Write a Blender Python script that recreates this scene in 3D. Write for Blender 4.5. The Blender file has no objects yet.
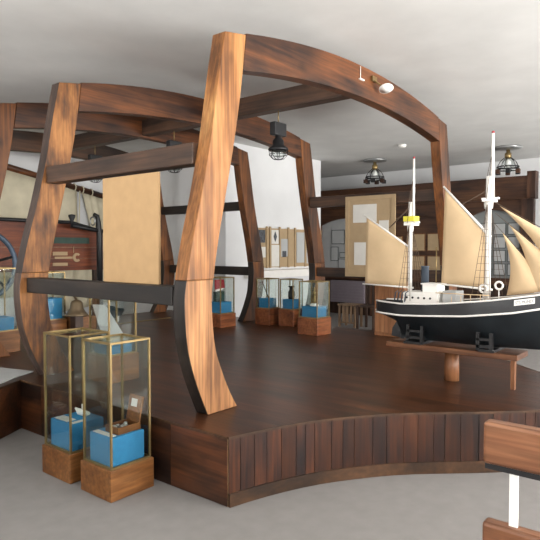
import bpy, bmesh, math, random
from mathutils import Vector, Matrix
random.seed(7)
PI = math.pi
scene = bpy.context.scene
col = scene.collection

# ------------------------------------------------------------------ helpers
def lin(r, g, b):
    def f(c):
        c /= 255.0
        return c / 12.92 if c <= 0.04045 else ((c + 0.055) / 1.055) ** 2.4
    return (f(r), f(g), f(b), 1.0)

class MB:
    """collects simple solids in world coordinates, links them as one mesh object"""
    def __init__(self):
        self.v = []; self.f = []; self.sm = []
    def add(self, vs, fs, smooth=False):
        n = len(self.v)
        self.v += [tuple(v) for v in vs]
        self.f += [tuple(i + n for i in f) for f in fs]
        self.sm += [smooth] * len(fs)
        return self
    def hexa(self, p):
        return self.add(p, [(0, 3, 2, 1), (4, 5, 6, 7), (0, 1, 5, 4), (1, 2, 6, 5), (2, 3, 7, 6), (3, 0, 4, 7)])
    def box(self, x0, x1, y0, y1, z0, z1, c=0.0):
        if c <= 0:
            return self.hexa([(x0, y0, z0), (x1, y0, z0), (x1, y1, z0), (x0, y1, z0),
                              (x0, y0, z1), (x1, y0, z1), (x1, y1, z1), (x0, y1, z1)])
        bm = bmesh.new()
        vs = [bm.verts.new(p) for p in [(x0, y0, z0), (x1, y0, z0), (x1, y1, z0), (x0, y1, z0),
                                        (x0, y0, z1), (x1, y0, z1), (x1, y1, z1), (x0, y1, z1)]]
        for f in [(0, 3, 2, 1), (4, 5, 6, 7), (0, 1, 5, 4), (1, 2, 6, 5), (2, 3, 7, 6), (3, 0, 4, 7)]:
            bm.faces.new([vs[i] for i in f])
        bmesh.ops.bevel(bm, geom=bm.edges[:], offset=c, segments=2, profile=0.5, affect='EDGES')
        bm.verts.index_update()
        self.add([v.co[:] for v in bm.verts], [[v.index for v in f.verts] for f in bm.faces])
        bm.free()
        return self
    def tube(self, pts, r, n=8, closed=False, smooth=True):
        pts = [Vector(p) for p in pts]
        rs = r if isinstance(r, (list, tuple)) else [r] * len(pts)
        vs = []; fs = []
        m = len(pts)
        for i, p in enumerate(pts):
            if closed:
                d = pts[(i + 1) % m] - pts[i - 1]
            else:
                d = pts[min(i + 1, m - 1)] - pts[max(i - 1, 0)]
            d.normalize()
            a = Vector((0, 0, 1)) if abs(d.z) < 0.9 else Vector((1, 0, 0))
            u = d.cross(a).normalized(); w = d.cross(u)
            for k in range(n):
                t = 2 * PI * k / n
                vs.append(p + (u * math.cos(t) + w * math.sin(t)) * rs[i])
        for i in range(m if closed else m - 1):
            for k in range(n):
                a = i * n + k; b = i * n + (k + 1) % n
                c = ((i + 1) % m) * n
                fs.append((a, b, c + (k + 1) % n, c + k))
        self.add(vs, fs, smooth)
        if not closed:
            self.add(vs[:n], [tuple(range(n))[::-1]])
            self.add(vs[-n:], [tuple(range(n))])
        return self
    def lathe(self, prof, c=(0, 0, 0), n=20, mat=None):
        vs = []; fs = []
        for (r, z) in prof:
            for k in range(n):
                t = 2 * PI * k / n
                v = Vector((r * math.cos(t), r * math.sin(t), z))
                if mat: v = mat @ v
                vs.append(v + Vector(c))
        for i in range(len(prof) - 1):
            for k in range(n):
                fs.append((i * n + k, i * n + (k + 1) % n, (i + 1) * n + (k + 1) % n, (i + 1) * n + k))
        self.add(vs, fs, True)
        if prof[0][0] > 1e-5: self.add(vs[:n], [tuple(range(n))[::-1]])
        if prof[-1][0] > 1e-5: self.add(vs[-n:], [tuple(range(n))])
        return self
    def prism(self, poly, axis, a0, a1):
        """poly: 2D points; axis 'x': (y,z), 'y': (x,z), 'z': (x,y)"""
        def P(p, a):
            return {'x': (a, p[0], p[1]), 'y': (p[0], a, p[1]), 'z': (p[0], p[1], a)}[axis]
        n = len(poly)
        vs = [P(p, a0) for p in poly] + [P(p, a1) for p in poly]
        fs = [tuple(range(n))[::-1], tuple(range(n, 2 * n))]
        fs += [(i, (i + 1) % n, n + (i + 1) % n, n + i) for i in range(n)]
        return self.add(vs, fs)
    def strip(self, A, B, axis, a0, a1):
        """solid between polylines A and B (2D), extruded along axis"""
        def P(p, a):
            return {'x': (a, p[0], p[1]), 'y': (p[0], a, p[1]), 'z': (p[0], p[1], a)}[axis]
        n = len(A)
        vs = [P(p, a0) for p in A] + [P(p, a0) for p in B] + [P(p, a1) for p in A] + [P(p, a1) for p in B]
        fs = []
        for i in range(n - 1):
            fs += [(i, i + 1, n + i + 1, n + i), (2 * n + i, 3 * n + i, 3 * n + i + 1, 2 * n + i + 1),
                   (i, 2 * n + i, 2 * n + i + 1, i + 1), (n + i, n + i + 1, 3 * n + i + 1, 3 * n + i)]
        fs += [(0, n, 3 * n, 2 * n), (n - 1, 3 * n - 1, 4 * n - 1, 2 * n - 1)]
        return self.add(vs, fs)
    def build(self, name, mat, parent=None, bevel=0.0, smooth_all=False):
        off = world_loc(parent) if parent else Vector((0, 0, 0))
        me = bpy.data.meshes.new(name)
        me.from_pydata([tuple(Vector(v) - off) for v in self.v], [], self.f)
        me.update()
        bm = bmesh.new(); bm.from_mesh(me)
        bmesh.ops.remove_doubles(bm, verts=bm.verts, dist=1e-6)
        bmesh.ops.recalc_face_normals(bm, faces=bm.faces)
        bm.to_mesh(me); bm.free()
        o = bpy.data.objects.new(name, me); col.objects.link(o)
        me.materials.append(mat)
        if len(self.sm) == len(me.polygons):
            for p, s in zip(me.polygons, self.sm): p.use_smooth = s or smooth_all
        elif any(self.sm) or smooth_all:
            for p in me.polygons: p.use_smooth = True
        if parent: o.parent = parent
        if bevel > 0:
            b = o.modifiers.new('bevel', 'BEVEL'); b.width = bevel; b.segments = 2; b.limit_method = 'ANGLE'
            b.angle_limit = math.radians(40)
        return o

LOC = {}
def world_loc(o):
    v = Vector((0, 0, 0))
    while o:
        v += Vector(o.location); o = o.parent
    return v

def tag(o, label, cat, group=None, kind=None):
    o['label'] = label; o['category'] = cat
    if group: o['group'] = group
    if kind: o['kind'] = kind
    return o

def thing(name, loc, label, cat, group=None):
    o = bpy.data.objects.new(name, None); col.objects.link(o)
    o.location = loc; o.empty_display_size = 0.1
    return tag(o, label, cat, group)

def struct(o):
    o['kind'] = 'structure'; return o

def copy_tree(o, loc=None, label=None, parent=None):
    c = o.copy(); col.objects.link(c)
    if parent: c.parent = parent
    if loc is not None: c.location = loc
    if label: c['label'] = label
    for ch in list(o.children):
        copy_tree(ch, parent=c)
    return c

def smooth_poly(pts, n=6):
    out = []
    P = [Vector(p) for p in pts]
    for i in range(len(P) - 1):
        p0 = P[max(i - 1, 0)]; p1 = P[i]; p2 = P[i + 1]; p3 = P[min(i + 2, len(P) - 1)]
        for k in range(n):
            t = k / n
            out.append(0.5 * ((2 * p1) + (p2 - p0) * t + (2 * p0 - 5 * p1 + 4 * p2 - p3) * t * t + (3 * p1 - p0 - 3 * p2 + p3) * t ** 3))
    out.append(P[-1])
    return [tuple(p) for p in out]

def interp(tab, x):
    tab = sorted(tab)
    if x <= tab[0][0]: return tab[0][1]
    for (a, fa), (b, fb) in zip(tab, tab[1:]):
        if x <= b:
            t = (x - a) / (b - a)
            return fa + (fb - fa) * t
    return tab[-1][1]

# ------------------------------------------------------------------ materials
def new_mat(name):
    m = bpy.data.materials.new(name); m.use_nodes = True
    nt = m.node_tree
    b = nt.nodes['Principled BSDF']
    return m, nt, b

def plain(name, c, rough=0.6, metal=0.0, var=0.0, scale=6.0, spec=0.5, bump=0.0):
    m, nt, b = new_mat(name)
    b.inputs['Roughness'].default_value = rough
    b.inputs['Metallic'].default_value = metal
    b.inputs['Specular IOR Level'].default_value = spec
    tc = nt.nodes.new('ShaderNodeTexCoord')
    nz = nt.nodes.new('ShaderNodeTexNoise'); nz.inputs['Scale'].default_value = scale; nz.inputs['Detail'].default_value = 5
    nt.links.new(tc.outputs['Object'], nz.inputs['Vector'])
    rp = nt.nodes.new('ShaderNodeValToRGB')
    v = max(var, 0.02)
    rp.color_ramp.elements[0].position = 0.3; rp.color_ramp.elements[1].position = 0.7
    rp.color_ramp.elements[0].color = tuple(x * (1 - v) for x in c[:3]) + (1,)
    rp.color_ramp.elements[1].color = tuple(min(1, x * (1 + v)) for x in c[:3]) + (1,)
    nt.links.new(nz.outputs['Fac'], rp.inputs['Fac'])
    nt.links.new(rp.outputs['Color'], b.inputs['Base Color'])
    if bump > 0:
        bp = nt.nodes.new('ShaderNodeBump'); bp.inputs['Strength'].default_value = bump; bp.inputs['Distance'].default_value = 0.01
        nt.links.new(nz.outputs['Fac'], bp.inputs['Height'])
        nt.links.new(bp.outputs['Normal'], b.inputs['Normal'])
    return m

def wood(name, c0, c1, c2, axis='z', grain=14.0, stretch=0.07, rough=0.5, blotch=0.5, knots=0.0, island=0.0, spec=0.4, bscale=1.6):
    """grain noise stretched along an axis, large blotches, optional dark knots and per-plank variation"""
    m, nt, b = new_mat(name)
    N = nt.nodes.new; L = nt.links.new
    tc = N('ShaderNodeTexCoord'); oi = N('ShaderNodeObjectInfo')
    ad = N('ShaderNodeVectorMath'); ad.operation = 'ADD'
    sc_ = N('ShaderNodeVectorMath'); sc_.operation = 'SCALE'
    cx = N('ShaderNodeCombineXYZ')
    for k in range(3): L(oi.outputs['Random'], cx.inputs[k])
    L(cx.outputs[0], sc_.inputs[0]); sc_.inputs['Scale'].default_value = 17.0
    L(tc.outputs['Object'], ad.inputs[0]); L(sc_.outputs[0], ad.inputs[1])
    src = ad.outputs[0]
    if island > 0:
        ge = N('ShaderNodeNewGeometry'); c3 = N('ShaderNodeCombineXYZ'); s3 = N('ShaderNodeVectorMath'); s3.operation = 'SCALE'
        for k in range(3): L(ge.outputs['Random Per Island'], c3.inputs[k])
        L(c3.outputs[0], s3.inputs[0]); s3.inputs['Scale'].default_value = 9.0
        a2 = N('ShaderNodeVectorMath'); a2.operation = 'ADD'
        L(src, a2.inputs[0]); L(s3.outputs[0], a2.inputs[1]); src = a2.outputs[0]
    mp = N('ShaderNodeMapping')
    s = [1.0, 1.0, 1.0]; s['xyz'.index(axis)] = stretch
    mp.inputs['Scale'].default_value = s
    L(src, mp.inputs['Vector'])
    n1 = N('ShaderNodeTexNoise'); n1.inputs['Scale'].default_value = grain; n1.inputs['Detail'].default_value = 10; n1.inputs['Roughness'].default_value = 0.62; n1.inputs['Distortion'].default_value = 0.5
    L(mp.outputs[0], n1.inputs['Vector'])
    m2 = N('ShaderNodeMapping'); s2 = [1.0, 1.0, 1.0]; s2['xyz'.index(axis)] = 0.4; m2.inputs['Scale'].default_value = s2
    L(src, m2.inputs['Vector'])
    n2 = N('ShaderNodeTexNoise'); n2.inputs['Scale'].default_value = bscale * 2; n2.inputs['Detail'].default_value = 4
    L(m2.outputs[0], n2.inputs['Vector'])
    mx = N('ShaderNodeMix'); mx.data_type = 'FLOAT'; mx.inputs[0].default_value = blotch
    L(n1.outputs['Fac'], mx.inputs[2]); L(n2.outputs['Fac'], mx.inputs[3])
    rp = N('ShaderNodeValToRGB'); e = rp.color_ramp.elements
    e[0].position = 0.39; e[0].color = c0; e[1].position = 0.62; e[1].color = c2
    em = e.new(0.5); em.color = c1
    L(mx.outputs[0], rp.inputs['Fac'])
    n3 = N('ShaderNodeTexNoise'); n3.inputs['Scale'].default_value = grain * 4; n3.inputs['Detail'].default_value = 4
    m3 = N('ShaderNodeMapping'); s3_ = [1.0, 1.0, 1.0]; s3_['xyz'.index(axis)] = stretch * 0.5; m3.inputs['Scale'].default_value = s3_
    L(src, m3.inputs['Vector']); L(m3.outputs[0], n3.inputs['Vector'])
    r3 = N('ShaderNodeMapRange'); r3.inputs['From Min'].default_value = .35; r3.inputs['From Max'].default_value = .65
    r3.inputs['To Min'].default_value = .70; r3.inputs['To Max'].default_value = 1.16
    L(n3.outputs['Fac'], r3.inputs['Value'])
    v3 = N('ShaderNodeVectorMath'); v3.operation = 'SCALE'
    L(rp.outputs['Color'], v3.inputs[0]); L(r3.outputs[0], v3.inputs['Scale'])
    out = v3.outputs[0]
    if knots > 0:
        vo = N('ShaderNodeTexVoronoi'); vo.inputs['Scale'].default_value = 3.2
        m4 = N('ShaderNodeMapping'); s4 = [1.0, 1.0, 1.0]; s4['xyz'.index(axis)] = 0.6; m4.inputs['Scale'].default_value = s4
        L(src, m4.inputs['Vector']); L(m4.outputs[0], vo.inputs['Vector'])
        kr = N('ShaderNodeValToRGB'); kr.color_ramp.elements[0].position = 0.04; kr.color_ramp.elements[0].color = (knots,) * 3 + (1,)
        kr.color_ramp.elements[1].position = 0.16; kr.color_ramp.elements[1].color = (0, 0, 0, 1)
        L(vo.outputs['Distance'], kr.inputs['Fac'])
        km = N('ShaderNodeMix'); km.data_type = 'RGBA'
        L(kr.outputs['Color'], km.inputs[0]); L(out, km.inputs[6]); km.inputs[7].default_value = tuple(x * 0.35 for x in c0[:3]) + (1,)
        out = km.outputs[2]
    if island > 0:
        mr = N('ShaderNodeMapRange'); mr.inputs['To Min'].default_value = 1 - island; mr.inputs['To Max'].default_value = 1 + island
        L(ge.outputs['Random Per Island'], mr.inputs['Value'])
        vm = N('ShaderNodeVectorMath'); vm.operation = 'SCALE'
        L(out, vm.inputs[0]); L(mr.outputs[0], vm.inputs['Scale']); out = vm.outputs[0]
    L(out, b.inputs['Base Color'])
    b.inputs['Roughness'].default_value = rough
    b.inputs['Specular IOR Level'].default_value = spec
    bp = N('ShaderNodeBump'); bp.inputs['Strength'].default_value = 0.12; bp.inputs['Distance'].default_value = 0.01
    L(n1.outputs['Fac'], bp.inputs['Height']); L(bp.outputs['Normal'], b.inputs['Normal'])
    return m

def glass_mat(name, tint, refl=0.10):
    m = bpy.data.materials.new(name); m.use_nodes = True
    nt = m.node_tree; nt.nodes.clear()
    N = nt.nodes.new; L = nt.links.new
    o = N('ShaderNodeOutputMaterial'); mx = N('ShaderNodeMixShader'); t = N('ShaderNodeBsdfTransparent'); g = N('ShaderNodeBsdfGlossy')
    t.inputs['Color'].default_value = tint; g.inputs['Roughness'].default_value = 0.03; g.inputs['Color'].default_value = (0.9, 0.95, 0.93, 1)
    lw = N('ShaderNodeLayerWeight'); lw.inputs['Blend'].default_value = 0.25
    mr = N('ShaderNodeMapRange'); mr.inputs['To Min'].default_value = refl * 0.4; mr.inputs['To Max'].default_value = refl * 3
    L(lw.outputs['Fresnel'], mr.inputs['Value']); L(mr.outputs[0], mx.inputs[0])
    L(t.outputs[0], mx.inputs[1]); L(g.outputs[0], mx.inputs[2]); L(mx.outputs[0], o.inputs['Surface'])
    return m

M = {}
M['plaster'] = plain('ceiling plaster', lin(216, 216, 214), 0.95, 0, 0.05, 2.2, 0.1, 0.25)
M['white_wall'] = plain('white wall paint', lin(222, 223, 224), 0.9, 0, 0.02, 3, 0.1)
M['carpet'] = plain('grey floor', lin(134, 131, 129), 0.85, 0, 0.05, 9, 0.2, 0.1)
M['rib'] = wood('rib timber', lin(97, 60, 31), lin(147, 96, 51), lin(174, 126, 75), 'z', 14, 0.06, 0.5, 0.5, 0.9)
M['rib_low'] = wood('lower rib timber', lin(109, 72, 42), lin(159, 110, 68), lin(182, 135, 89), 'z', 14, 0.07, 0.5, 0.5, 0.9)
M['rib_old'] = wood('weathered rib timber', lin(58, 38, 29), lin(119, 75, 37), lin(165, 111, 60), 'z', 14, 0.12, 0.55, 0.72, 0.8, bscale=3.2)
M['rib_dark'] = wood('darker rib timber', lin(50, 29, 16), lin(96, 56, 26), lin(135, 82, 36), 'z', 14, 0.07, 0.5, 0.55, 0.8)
M['arch'] = wood('deck beam timber', lin(40, 22, 15), lin(80, 46, 24), lin(113, 65, 31), 'x', 14, 0.06, 0.45, 0.6, 0.6)
M['arch_shaded'] = wood('shaded deck beam timber', lin(35, 23, 17), lin(59, 39, 25), lin(81, 52, 32), 'x', 9, 0.10, 0.5, 0.6, 0.5)  # darker copy of the beam timber, the unlit look put into its colour
M['beam_y'] = wood('fore and aft timber', lin(39, 27, 20), lin(66, 46, 34), lin(89, 62, 44), 'y', 14, 0.06, 0.5, 0.55, 0.3)
M['beam_black'] = wood('blackened timber', lin(24, 20, 18), lin(36, 30, 27), lin(49, 40, 34), 'y', 9, 0.10, 0.55, 0.55)
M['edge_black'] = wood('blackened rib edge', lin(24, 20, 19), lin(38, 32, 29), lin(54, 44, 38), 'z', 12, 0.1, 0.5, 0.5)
M['edge_shaded'] = wood('shaded rib edge', lin(44, 34, 30), lin(66, 52, 46), lin(88, 70, 60), 'z', 12, 0.1, 0.5, 0.5)  # shade of the side faces put into the colour
M['deck'] = wood('platform boards', lin(39, 23, 13), lin(65, 37, 22), lin(87, 50, 29), 'y', 10, 0.06, 0.34, 0.5, 0, 0.14, 0.35)
M['clad'] = wood('platform side planks', lin(20, 13, 13), lin(51, 27, 17), lin(77, 41, 20), 'z', 16, 0.08, 0.4, 0.5, 0, 0.35)
M['clad_h'] = wood('platform side boards', lin(28, 18, 14), lin(58, 34, 21), lin(90, 51, 28), 'y', 12, 0.08, 0.4, 0.6, 0, 0.2)
M['skirt'] = wood('platform skirting', lin(44, 29, 18), lin(65, 43, 26), lin(81, 55, 35), 'x', 8, 0.3, 0.45, 0.5)
M['case_wood'] = wood('display case plinth wood', lin(94, 57, 30), lin(120, 76, 38), lin(136, 91, 51), 'x', 11, 0.2, 0.4, 0.35)
M['case_wood_red'] = wood('reddish plinth wood', lin(98, 51, 29), lin(126, 72, 42), lin(143, 88, 54), 'x', 11, 0.2, 0.4, 0.35)
M['rail_wood'] = wood('varnished railing wood', lin(89, 57, 40), lin(130, 86, 60), lin(149, 105, 76), 'y', 14, 0.08, 0.3, 0.5)
M['board_kraft'] = plain('plain hardboard', lin(183, 151, 112), 0.8, 0, 0.05, 10, 0.15)
M['board_pale'] = plain('pale pinboard', lin(170, 148, 117), 0.8, 0, 0.05, 10, 0.15)
M['paper'] = plain('paper', lin(214, 212, 206), 0.8, 0, 0.03, 9, 0.1)
M['paper_grey'] = plain('grey paper', lin(176, 178, 178), 0.8, 0, 0.03, 9, 0.1)
M['ink'] = plain('dark photograph print', lin(70, 74, 80), 0.6, 0, 0.6, 30)
M['blue'] = plain('blue felt', lin(62, 136, 184), 0.85, 0, 0.05, 30, 0.1)
M['brass'] = plain('brass', lin(145, 124, 84), 0.35, 0.75, 0.12, 12)
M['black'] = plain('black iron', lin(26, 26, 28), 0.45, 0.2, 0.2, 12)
M['iron_blue'] = plain('blue grey iron', lin(72, 86, 102), 0.5, 0.3, 0.2, 12)
M['steel'] = plain('brushed steel', lin(170, 172, 172), 0.35, 0.8, 0.1, 12)
M['white_paint'] = plain('white paint', lin(235, 233, 228), 0.5, 0, 0.03, 12)
M['canvas'] = plain('hanging canvas', lin(204, 196, 172), 0.9, 0, 0.10, 4, 0.1, 0.3)
M['sail'] = plain('model sailcloth', lin(206, 180, 144), 0.85, 0, 0.05, 7, 0.1, 0.1)
M['hull'] = plain('black hull paint', lin(24, 25, 29), 0.35, 0, 0.2, 6)
M['hull_low'] = plain('dark bottom paint', lin(28, 34, 38), 0.45, 0, 0.25, 5)
M['ship_deck'] = wood('model deck', lin(120, 90, 60), lin(150, 118, 80), lin(172, 138, 96), 'y', 30, 0.05)
M['yellow'] = plain('yellow paint', lin(214, 206, 62), 0.6, 0, 0.05, 10)
M['cord'] = plain('tarred cord', lin(92, 74, 60), 0.8, 0, 0.1, 20)
M['funnel'] = plain('slate funnel paint', lin(62, 72, 84), 0.5, 0, 0.1, 10)
M['red'] = plain('red pennant cloth', lin(158, 36, 46), 0.8, 0, 0.08, 8)
M['green_dark'] = plain('dark green felt', lin(44, 66, 58), 0.7, 0, 0.2, 8)
M['teal_dark'] = plain('dark teal paint', lin(34, 58, 70), 0.5, 0, 0.3, 8)
M['partition'] = wood('partition timber', lin(44, 27, 19), lin(70, 44, 29), lin(88, 58, 37), 'y', 8, 0.1, 0.5, 0.5)
M['partition_z'] = wood('partition post timber', lin(44, 27, 19), lin(73, 46, 31), lin(92, 60, 39), 'z', 8, 0.1, 0.5, 0.5)
M['panel_dark'] = wood('dark lower panelling', lin(34, 22, 17), lin(54, 36, 26), lin(70, 48, 34), 'z', 8, 0.1, 0.5, 0.5)
M['grey_board'] = plain('grey exhibit board', lin(134, 138, 138), 0.8, 0, 0.04, 5, 0.1)
M['frame_grey'] = plain('dark grey frame', lin(84, 90, 90), 0.6, 0, 0.1, 9)
M['radiator'] = plain('mauve grey radiator paint', lin(123, 114, 121), 0.5, 0, 0.05, 9)
M['bench_wood'] = wood('bench timber', lin(72, 43, 27), lin(104, 66, 42), lin(123, 83, 55), 'y', 10, 0.1, 0.45, 0.5)
M['leg_wood'] = wood('bench leg timber', lin(98, 62, 37), lin(132, 87, 57), lin(150, 106, 72), 'z', 10, 0.1, 0.45, 0.5)
M['orange_wood'] = wood('orange cabinet wood', lin(126, 82, 49), lin(148, 100, 66), lin(161, 114, 79), 'z', 10, 0.1, 0.5, 0.4)
M['tool_board'] = wood('red brown board', lin(77, 35, 18), lin(108, 51, 23), lin(126, 64, 32), 'x', 10, 0.1, 0.5, 0.5)
M['bronze'] = plain('bell bronze', lin(112, 96, 74), 0.4, 0.6, 0.2, 8)
M['sheet'] = plain('light grey sheet', lin(172, 174, 174), 0.7, 0, 0.04, 5)
M['chair_wood'] = wood('chair timber', lin(96, 76, 58), lin(128, 102, 78), lin(146, 120, 94), 'z', 10, 0.1)
M['chair_dark'] = wood('dark chair timber', lin(36, 26, 22), lin(58, 42, 34), lin(74, 54, 42), 'z', 10, 0.1)
M['glass'] = glass_mat('case glass', (0.93, 0.95, 0.94, 1), 0.09)
M['pane'] = glass_mat('window glass', (0.98, 0.98, 0.98, 1), 0.06)
M['lamp_white'] = plain('white lamp face', lin(245, 245, 242), 0.4, 0, 0.02, 9)

# ------------------------------------------------------------------ the room
CEIL = 3.5
X0, X1, Y0, Y1 = -3.0, 12.9, -4.0, 10.0
struct(MB().box(X0 - .2, X1 + .2, Y0 - .2, Y1 + .2, -0.1, 0).build('floor', M['carpet']))
struct(MB().box(X0 - .2, X1 + .2, Y0 - .2, Y1 + .2, CEIL, CEIL + .1).build('ceiling', M['plaster']))
LWIN_ADDED = [(-1.5, 0.9), (2.0, 4.4), (5.5, 7.9)]  # left windows added so fill light can reach the ceiling
w = MB()
ysd = [Y0] + [v for p in LWIN_ADDED for v in p] + [Y1]
for i in range(0, len(ysd), 2): w.box(X0 - .2, X0, ysd[i], ysd[i + 1], 0, CEIL)
for a, b in LWIN_ADDED:
    w.box(X0 - .2, X0, a, b, 0, 1.3); w.box(X0 - .2, X0, a, b, 2.9, CEIL)
struct(w.build('wall_left', M['white_wall']))
for i, (a, b) in enumerate(LWIN_ADDED):
    f = MB()
    f.box(X0 - .15, X0 - .07, a + .01, a + .08, 1.31, 2.89); f.box(X0 - .15, X0 - .07, b - .08, b - .01, 1.31, 2.89)
    f.box(X0 - .15, X0 - .07, a + .08, b - .08, 1.31, 1.38); f.box(X0 - .15, X0 - .07, a + .08, b - .08, 2.82, 2.89)
    fo = struct(f.build('window_%d' % (i + 5), M['white_paint']))  # frame of an added left window
    MB().box(X0 - .115, X0 - .109, a + .08, b - .08, 1.38, 2.82).build('window_pane', M['pane'], fo)
struct(MB().box(X1, X1 + .2, Y0, Y1, 0, CEIL).build('wall_right', M['white_wall']))
struct(MB().box(X0 - .2, X1 + .2, Y1, Y1 + .2, 0, CEIL).build('wall_back', M['white_wall']))
struct(MB().box(7.42, 10.4, 7.05, Y1 - .002, 0.001, CEIL - .001).build('wall_middle', M['white_wall']))
# window wall behind the viewpoint
WIN = [(0.4, 2.6), (3.3, 5.5), (6.2, 8.4), (9.1, 11.3)]
WZ = (1.0, 2.9)
w = MB()
xs = [X0 - .2] + [v for p in WIN for v in p] + [X1 + .2]
for i in range(0, len(xs), 2):
    w.box(xs[i], xs[i + 1], Y0 - .2, Y0, 0, CEIL)
for a, b in WIN:
    w.box(a, b, Y0 - .2, Y0, 0, WZ[0]); w.box(a, b, Y0 - .2, Y0, WZ[1], CEIL)
struct(w.build('wall_front', M['white_wall']))
for i, (a, b) in enumerate(WIN):
    f = MB()
    f.box(a + .01, a + .08, Y0 - .15, Y0 - .07, WZ[0] + .01, WZ[1] - .01); f.box(b - .08, b - .01, Y0 - .15, Y0 - .07, WZ[0] + .01, WZ[1] - .01)
    f.box(a + .08, b - .08, Y0 - .15, Y0 - .07, WZ[0] + .01, WZ[0] + .08); f.box(a + .08, b - .08, Y0 - .15, Y0 - .07, WZ[1] - .08, WZ[1] - .01)
    m_ = (a + b) / 2
    f.box(m_ - .03, m_ + .03, Y0 - .15, Y0 - .07, WZ[0] + .08, WZ[1] - .08)
    fo = struct(f.build('window_%d' % (i + 1), M['white_paint']))
    MB().box(a + .08, b - .08, Y0 - .115, Y0 - .109, WZ[0] + .08, WZ[1] - .08).build('window_pane', M['pane'], fo)

# ------------------------------------------------------------------ platform
PH = 0.44
CXA = 4.93
front = [(2.57, 2.427), (2.805, 2.366), (3.095, 2.258), (3.365, 2.113), (3.726, 1.839), (4.122, 1.41), (4.434, 1.086), (4.93, 0.55)]
curve_l = smooth_poly(front, 5)
curve_r = [(2 * CXA - x + 0.02, y) for x, y in curve_l[::-1]][1:]
XR = 7.29
outline = curve_l + curve_r[:-1] + [(XR, 2.427), (XR, 6.98), (XR, 8.45), (0.7, 8.45), (0.9, 4.35), (2.1, 4.68), (2.56, 4.95)]
plat = thing('platform', (4.93, 4.5, 0), 'dark wooden platform with a bow shaped curved front carrying the timber frames', 'platform')
d = MB()
# deck boards: the outline cut into strips along Y
def clip(poly, xc, keep_right):
    out = []
    for i in range(len(poly)):
        p_, q_ = poly[i], poly[(i + 1) % len(poly)]
        a_ = (p_[0] >= xc) == keep_right; b2 = (q_[0] >= xc) == keep_right
        if a_: out.append(p_)
        if a_ != b2:
            t = (xc - p_[0]) / (q_[0] - p_[0]); out.append((xc, p_[1] + (q_[1] - p_[1]) * t))
    return out
from mathutils.geometry import tessellate_polygon
x = 0.70
while x < XR:
    pl = clip(clip(outline, x + .0006, True), x + 0.1394, False)
    if len(pl) > 2:
        tri = tessellate_polygon([[Vector((a, b_, 0)) for a, b_ in pl]])
        d.add([(a, b_, PH) for a, b_ in pl], [tuple(t) for t in tri])
    x += 0.14
dk = d.build('deck', M['deck'], plat)
# body under the deck
b = MB()
ins = [(x + (0.03 if x < 2.7 and y < 4.9 else 0), y + 0.0) for x, y in outline]
n = len(outline)
vs = [(x, y, 0.0) for x, y in outline] + [(x, y, PH - 0.012) for x, y in outline]
b.add(vs, [(i, (i + 1) % n, n + (i + 1) % n, n + i) for i in range(n)])
b.build('side_backing', M['board_pale'], plat)

def along(poly, step, seed=1, jitter=0.35):
    """cut a polyline in plank lengths; returns list of (p, q, normal)"""
    rnd = random.Random(seed)
    P = [Vector((a, b)) for a, b in poly]
    L = [0]
    for i in range(len(P) - 1): L.append(L[-1] + (P[i + 1] - P[i]).length)
    def at(s):
        for i in range(len(P) - 1):
            if s <= L[i + 1] + 1e-9:
                return P[i].lerp(P[i + 1], (s - L[i]) / (L[i + 1] - L[i]))
        return P[-1]
    s = 0; out = []
    while s < L[-1] - 1e-6:
        e = min(L[-1], s + step * (1 + rnd.uniform(-jitter, jitter)))
        if L[-1] - e < step * 0.4: e = L[-1]
        p, q = at(s), at(e); t = (q - p).normalized(); out.append((p, q, Vector((t.y, -t.x)))); s = e
    return out
def plank(mb, p, q, nrm, z0, z1, th, gap=0.0020, back=0.004):
    t = (q - p).normalized(); a = p + t * gap; c = q - t * gap
    o = nrm * th; i = nrm * (-back)
    mb.hexa([(a.x + i.x, a.y + i.y, z0), (a.x + o.x, a.y + o.y, z0), (c.x + o.x, c.y + o.y, z0), (c.x + i.x, c.y + i.y, z0),
             (a.x + i.x, a.y + i.y, z1), (a.x + o.x, a.y + o.y, z1), (c.x + o.x, c.y + o.y, z1), (c.x + i.x, c.y + i.y, z1)])
cl = MB()
for p, q, nn in along(curve_l, 0.105, 3): plank(cl, p, q, nn, 0.085, PH - 0.016, 0.010)
for p, q, nn in along(curve_r + [(XR, 2.427)] if False else curve_r, 0.105, 4): plank(cl, p, q, nn, 0.085, PH - 0.016, 0.010)
for p, q, nn in along([(XR, 2.43), (XR, 6.9)], 0.3, 5): plank(cl, p, q, nn, 0.005, PH - 0.016, 0.008)
cl.build('side_planks', M['clad'], plat)
ch = MB()
for p, q, nn in along([(2.56, 4.95), (2.57, 2.70), (2.57, 2.58), (2.57, 2.427)], 0.42, 8, 0.3): plank(ch, p, q, nn, 0.004, PH - 0.016, 0.008)
for p, q, nn in along([(0.9, 4.35), (2.1, 4.68)], 0.42, 9, 0.2) + along([(2.1, 4.68), (2.56, 4.95)], 0.42, 9, 0.2): plank(ch, p, q, nn, 0.004, PH - 0.016, 0.008)
ch.build('side_boards', M['clad_h'], plat)
for c_ in (curve_l, curve_r):
    sk = MB()
    for p, q, nn in along(c_, 0.14, 1, 0): plank(sk, p, q, nn, 0.002, 0.085, 0.022, 0.0)
    sk.build('skirting', M['skirt'], plat)
for c_, st in ((curve_l, .14), (curve_r, .14), ([(0.9, 4.35), (2.1, 4.68), (2.56, 4.95)], .5), ([(2.56, 4.95), (2.57, 2.427)], .5)):
    lp = MB()
    for p, q, nn in along(c_, st, 1, 0): plank(lp, p, q, nn, PH - 0.016, PH + 0.001, 0.015, -0.001, -0.0)
    lp.build('edge_nosing', M['skirt'], plat)

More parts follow.
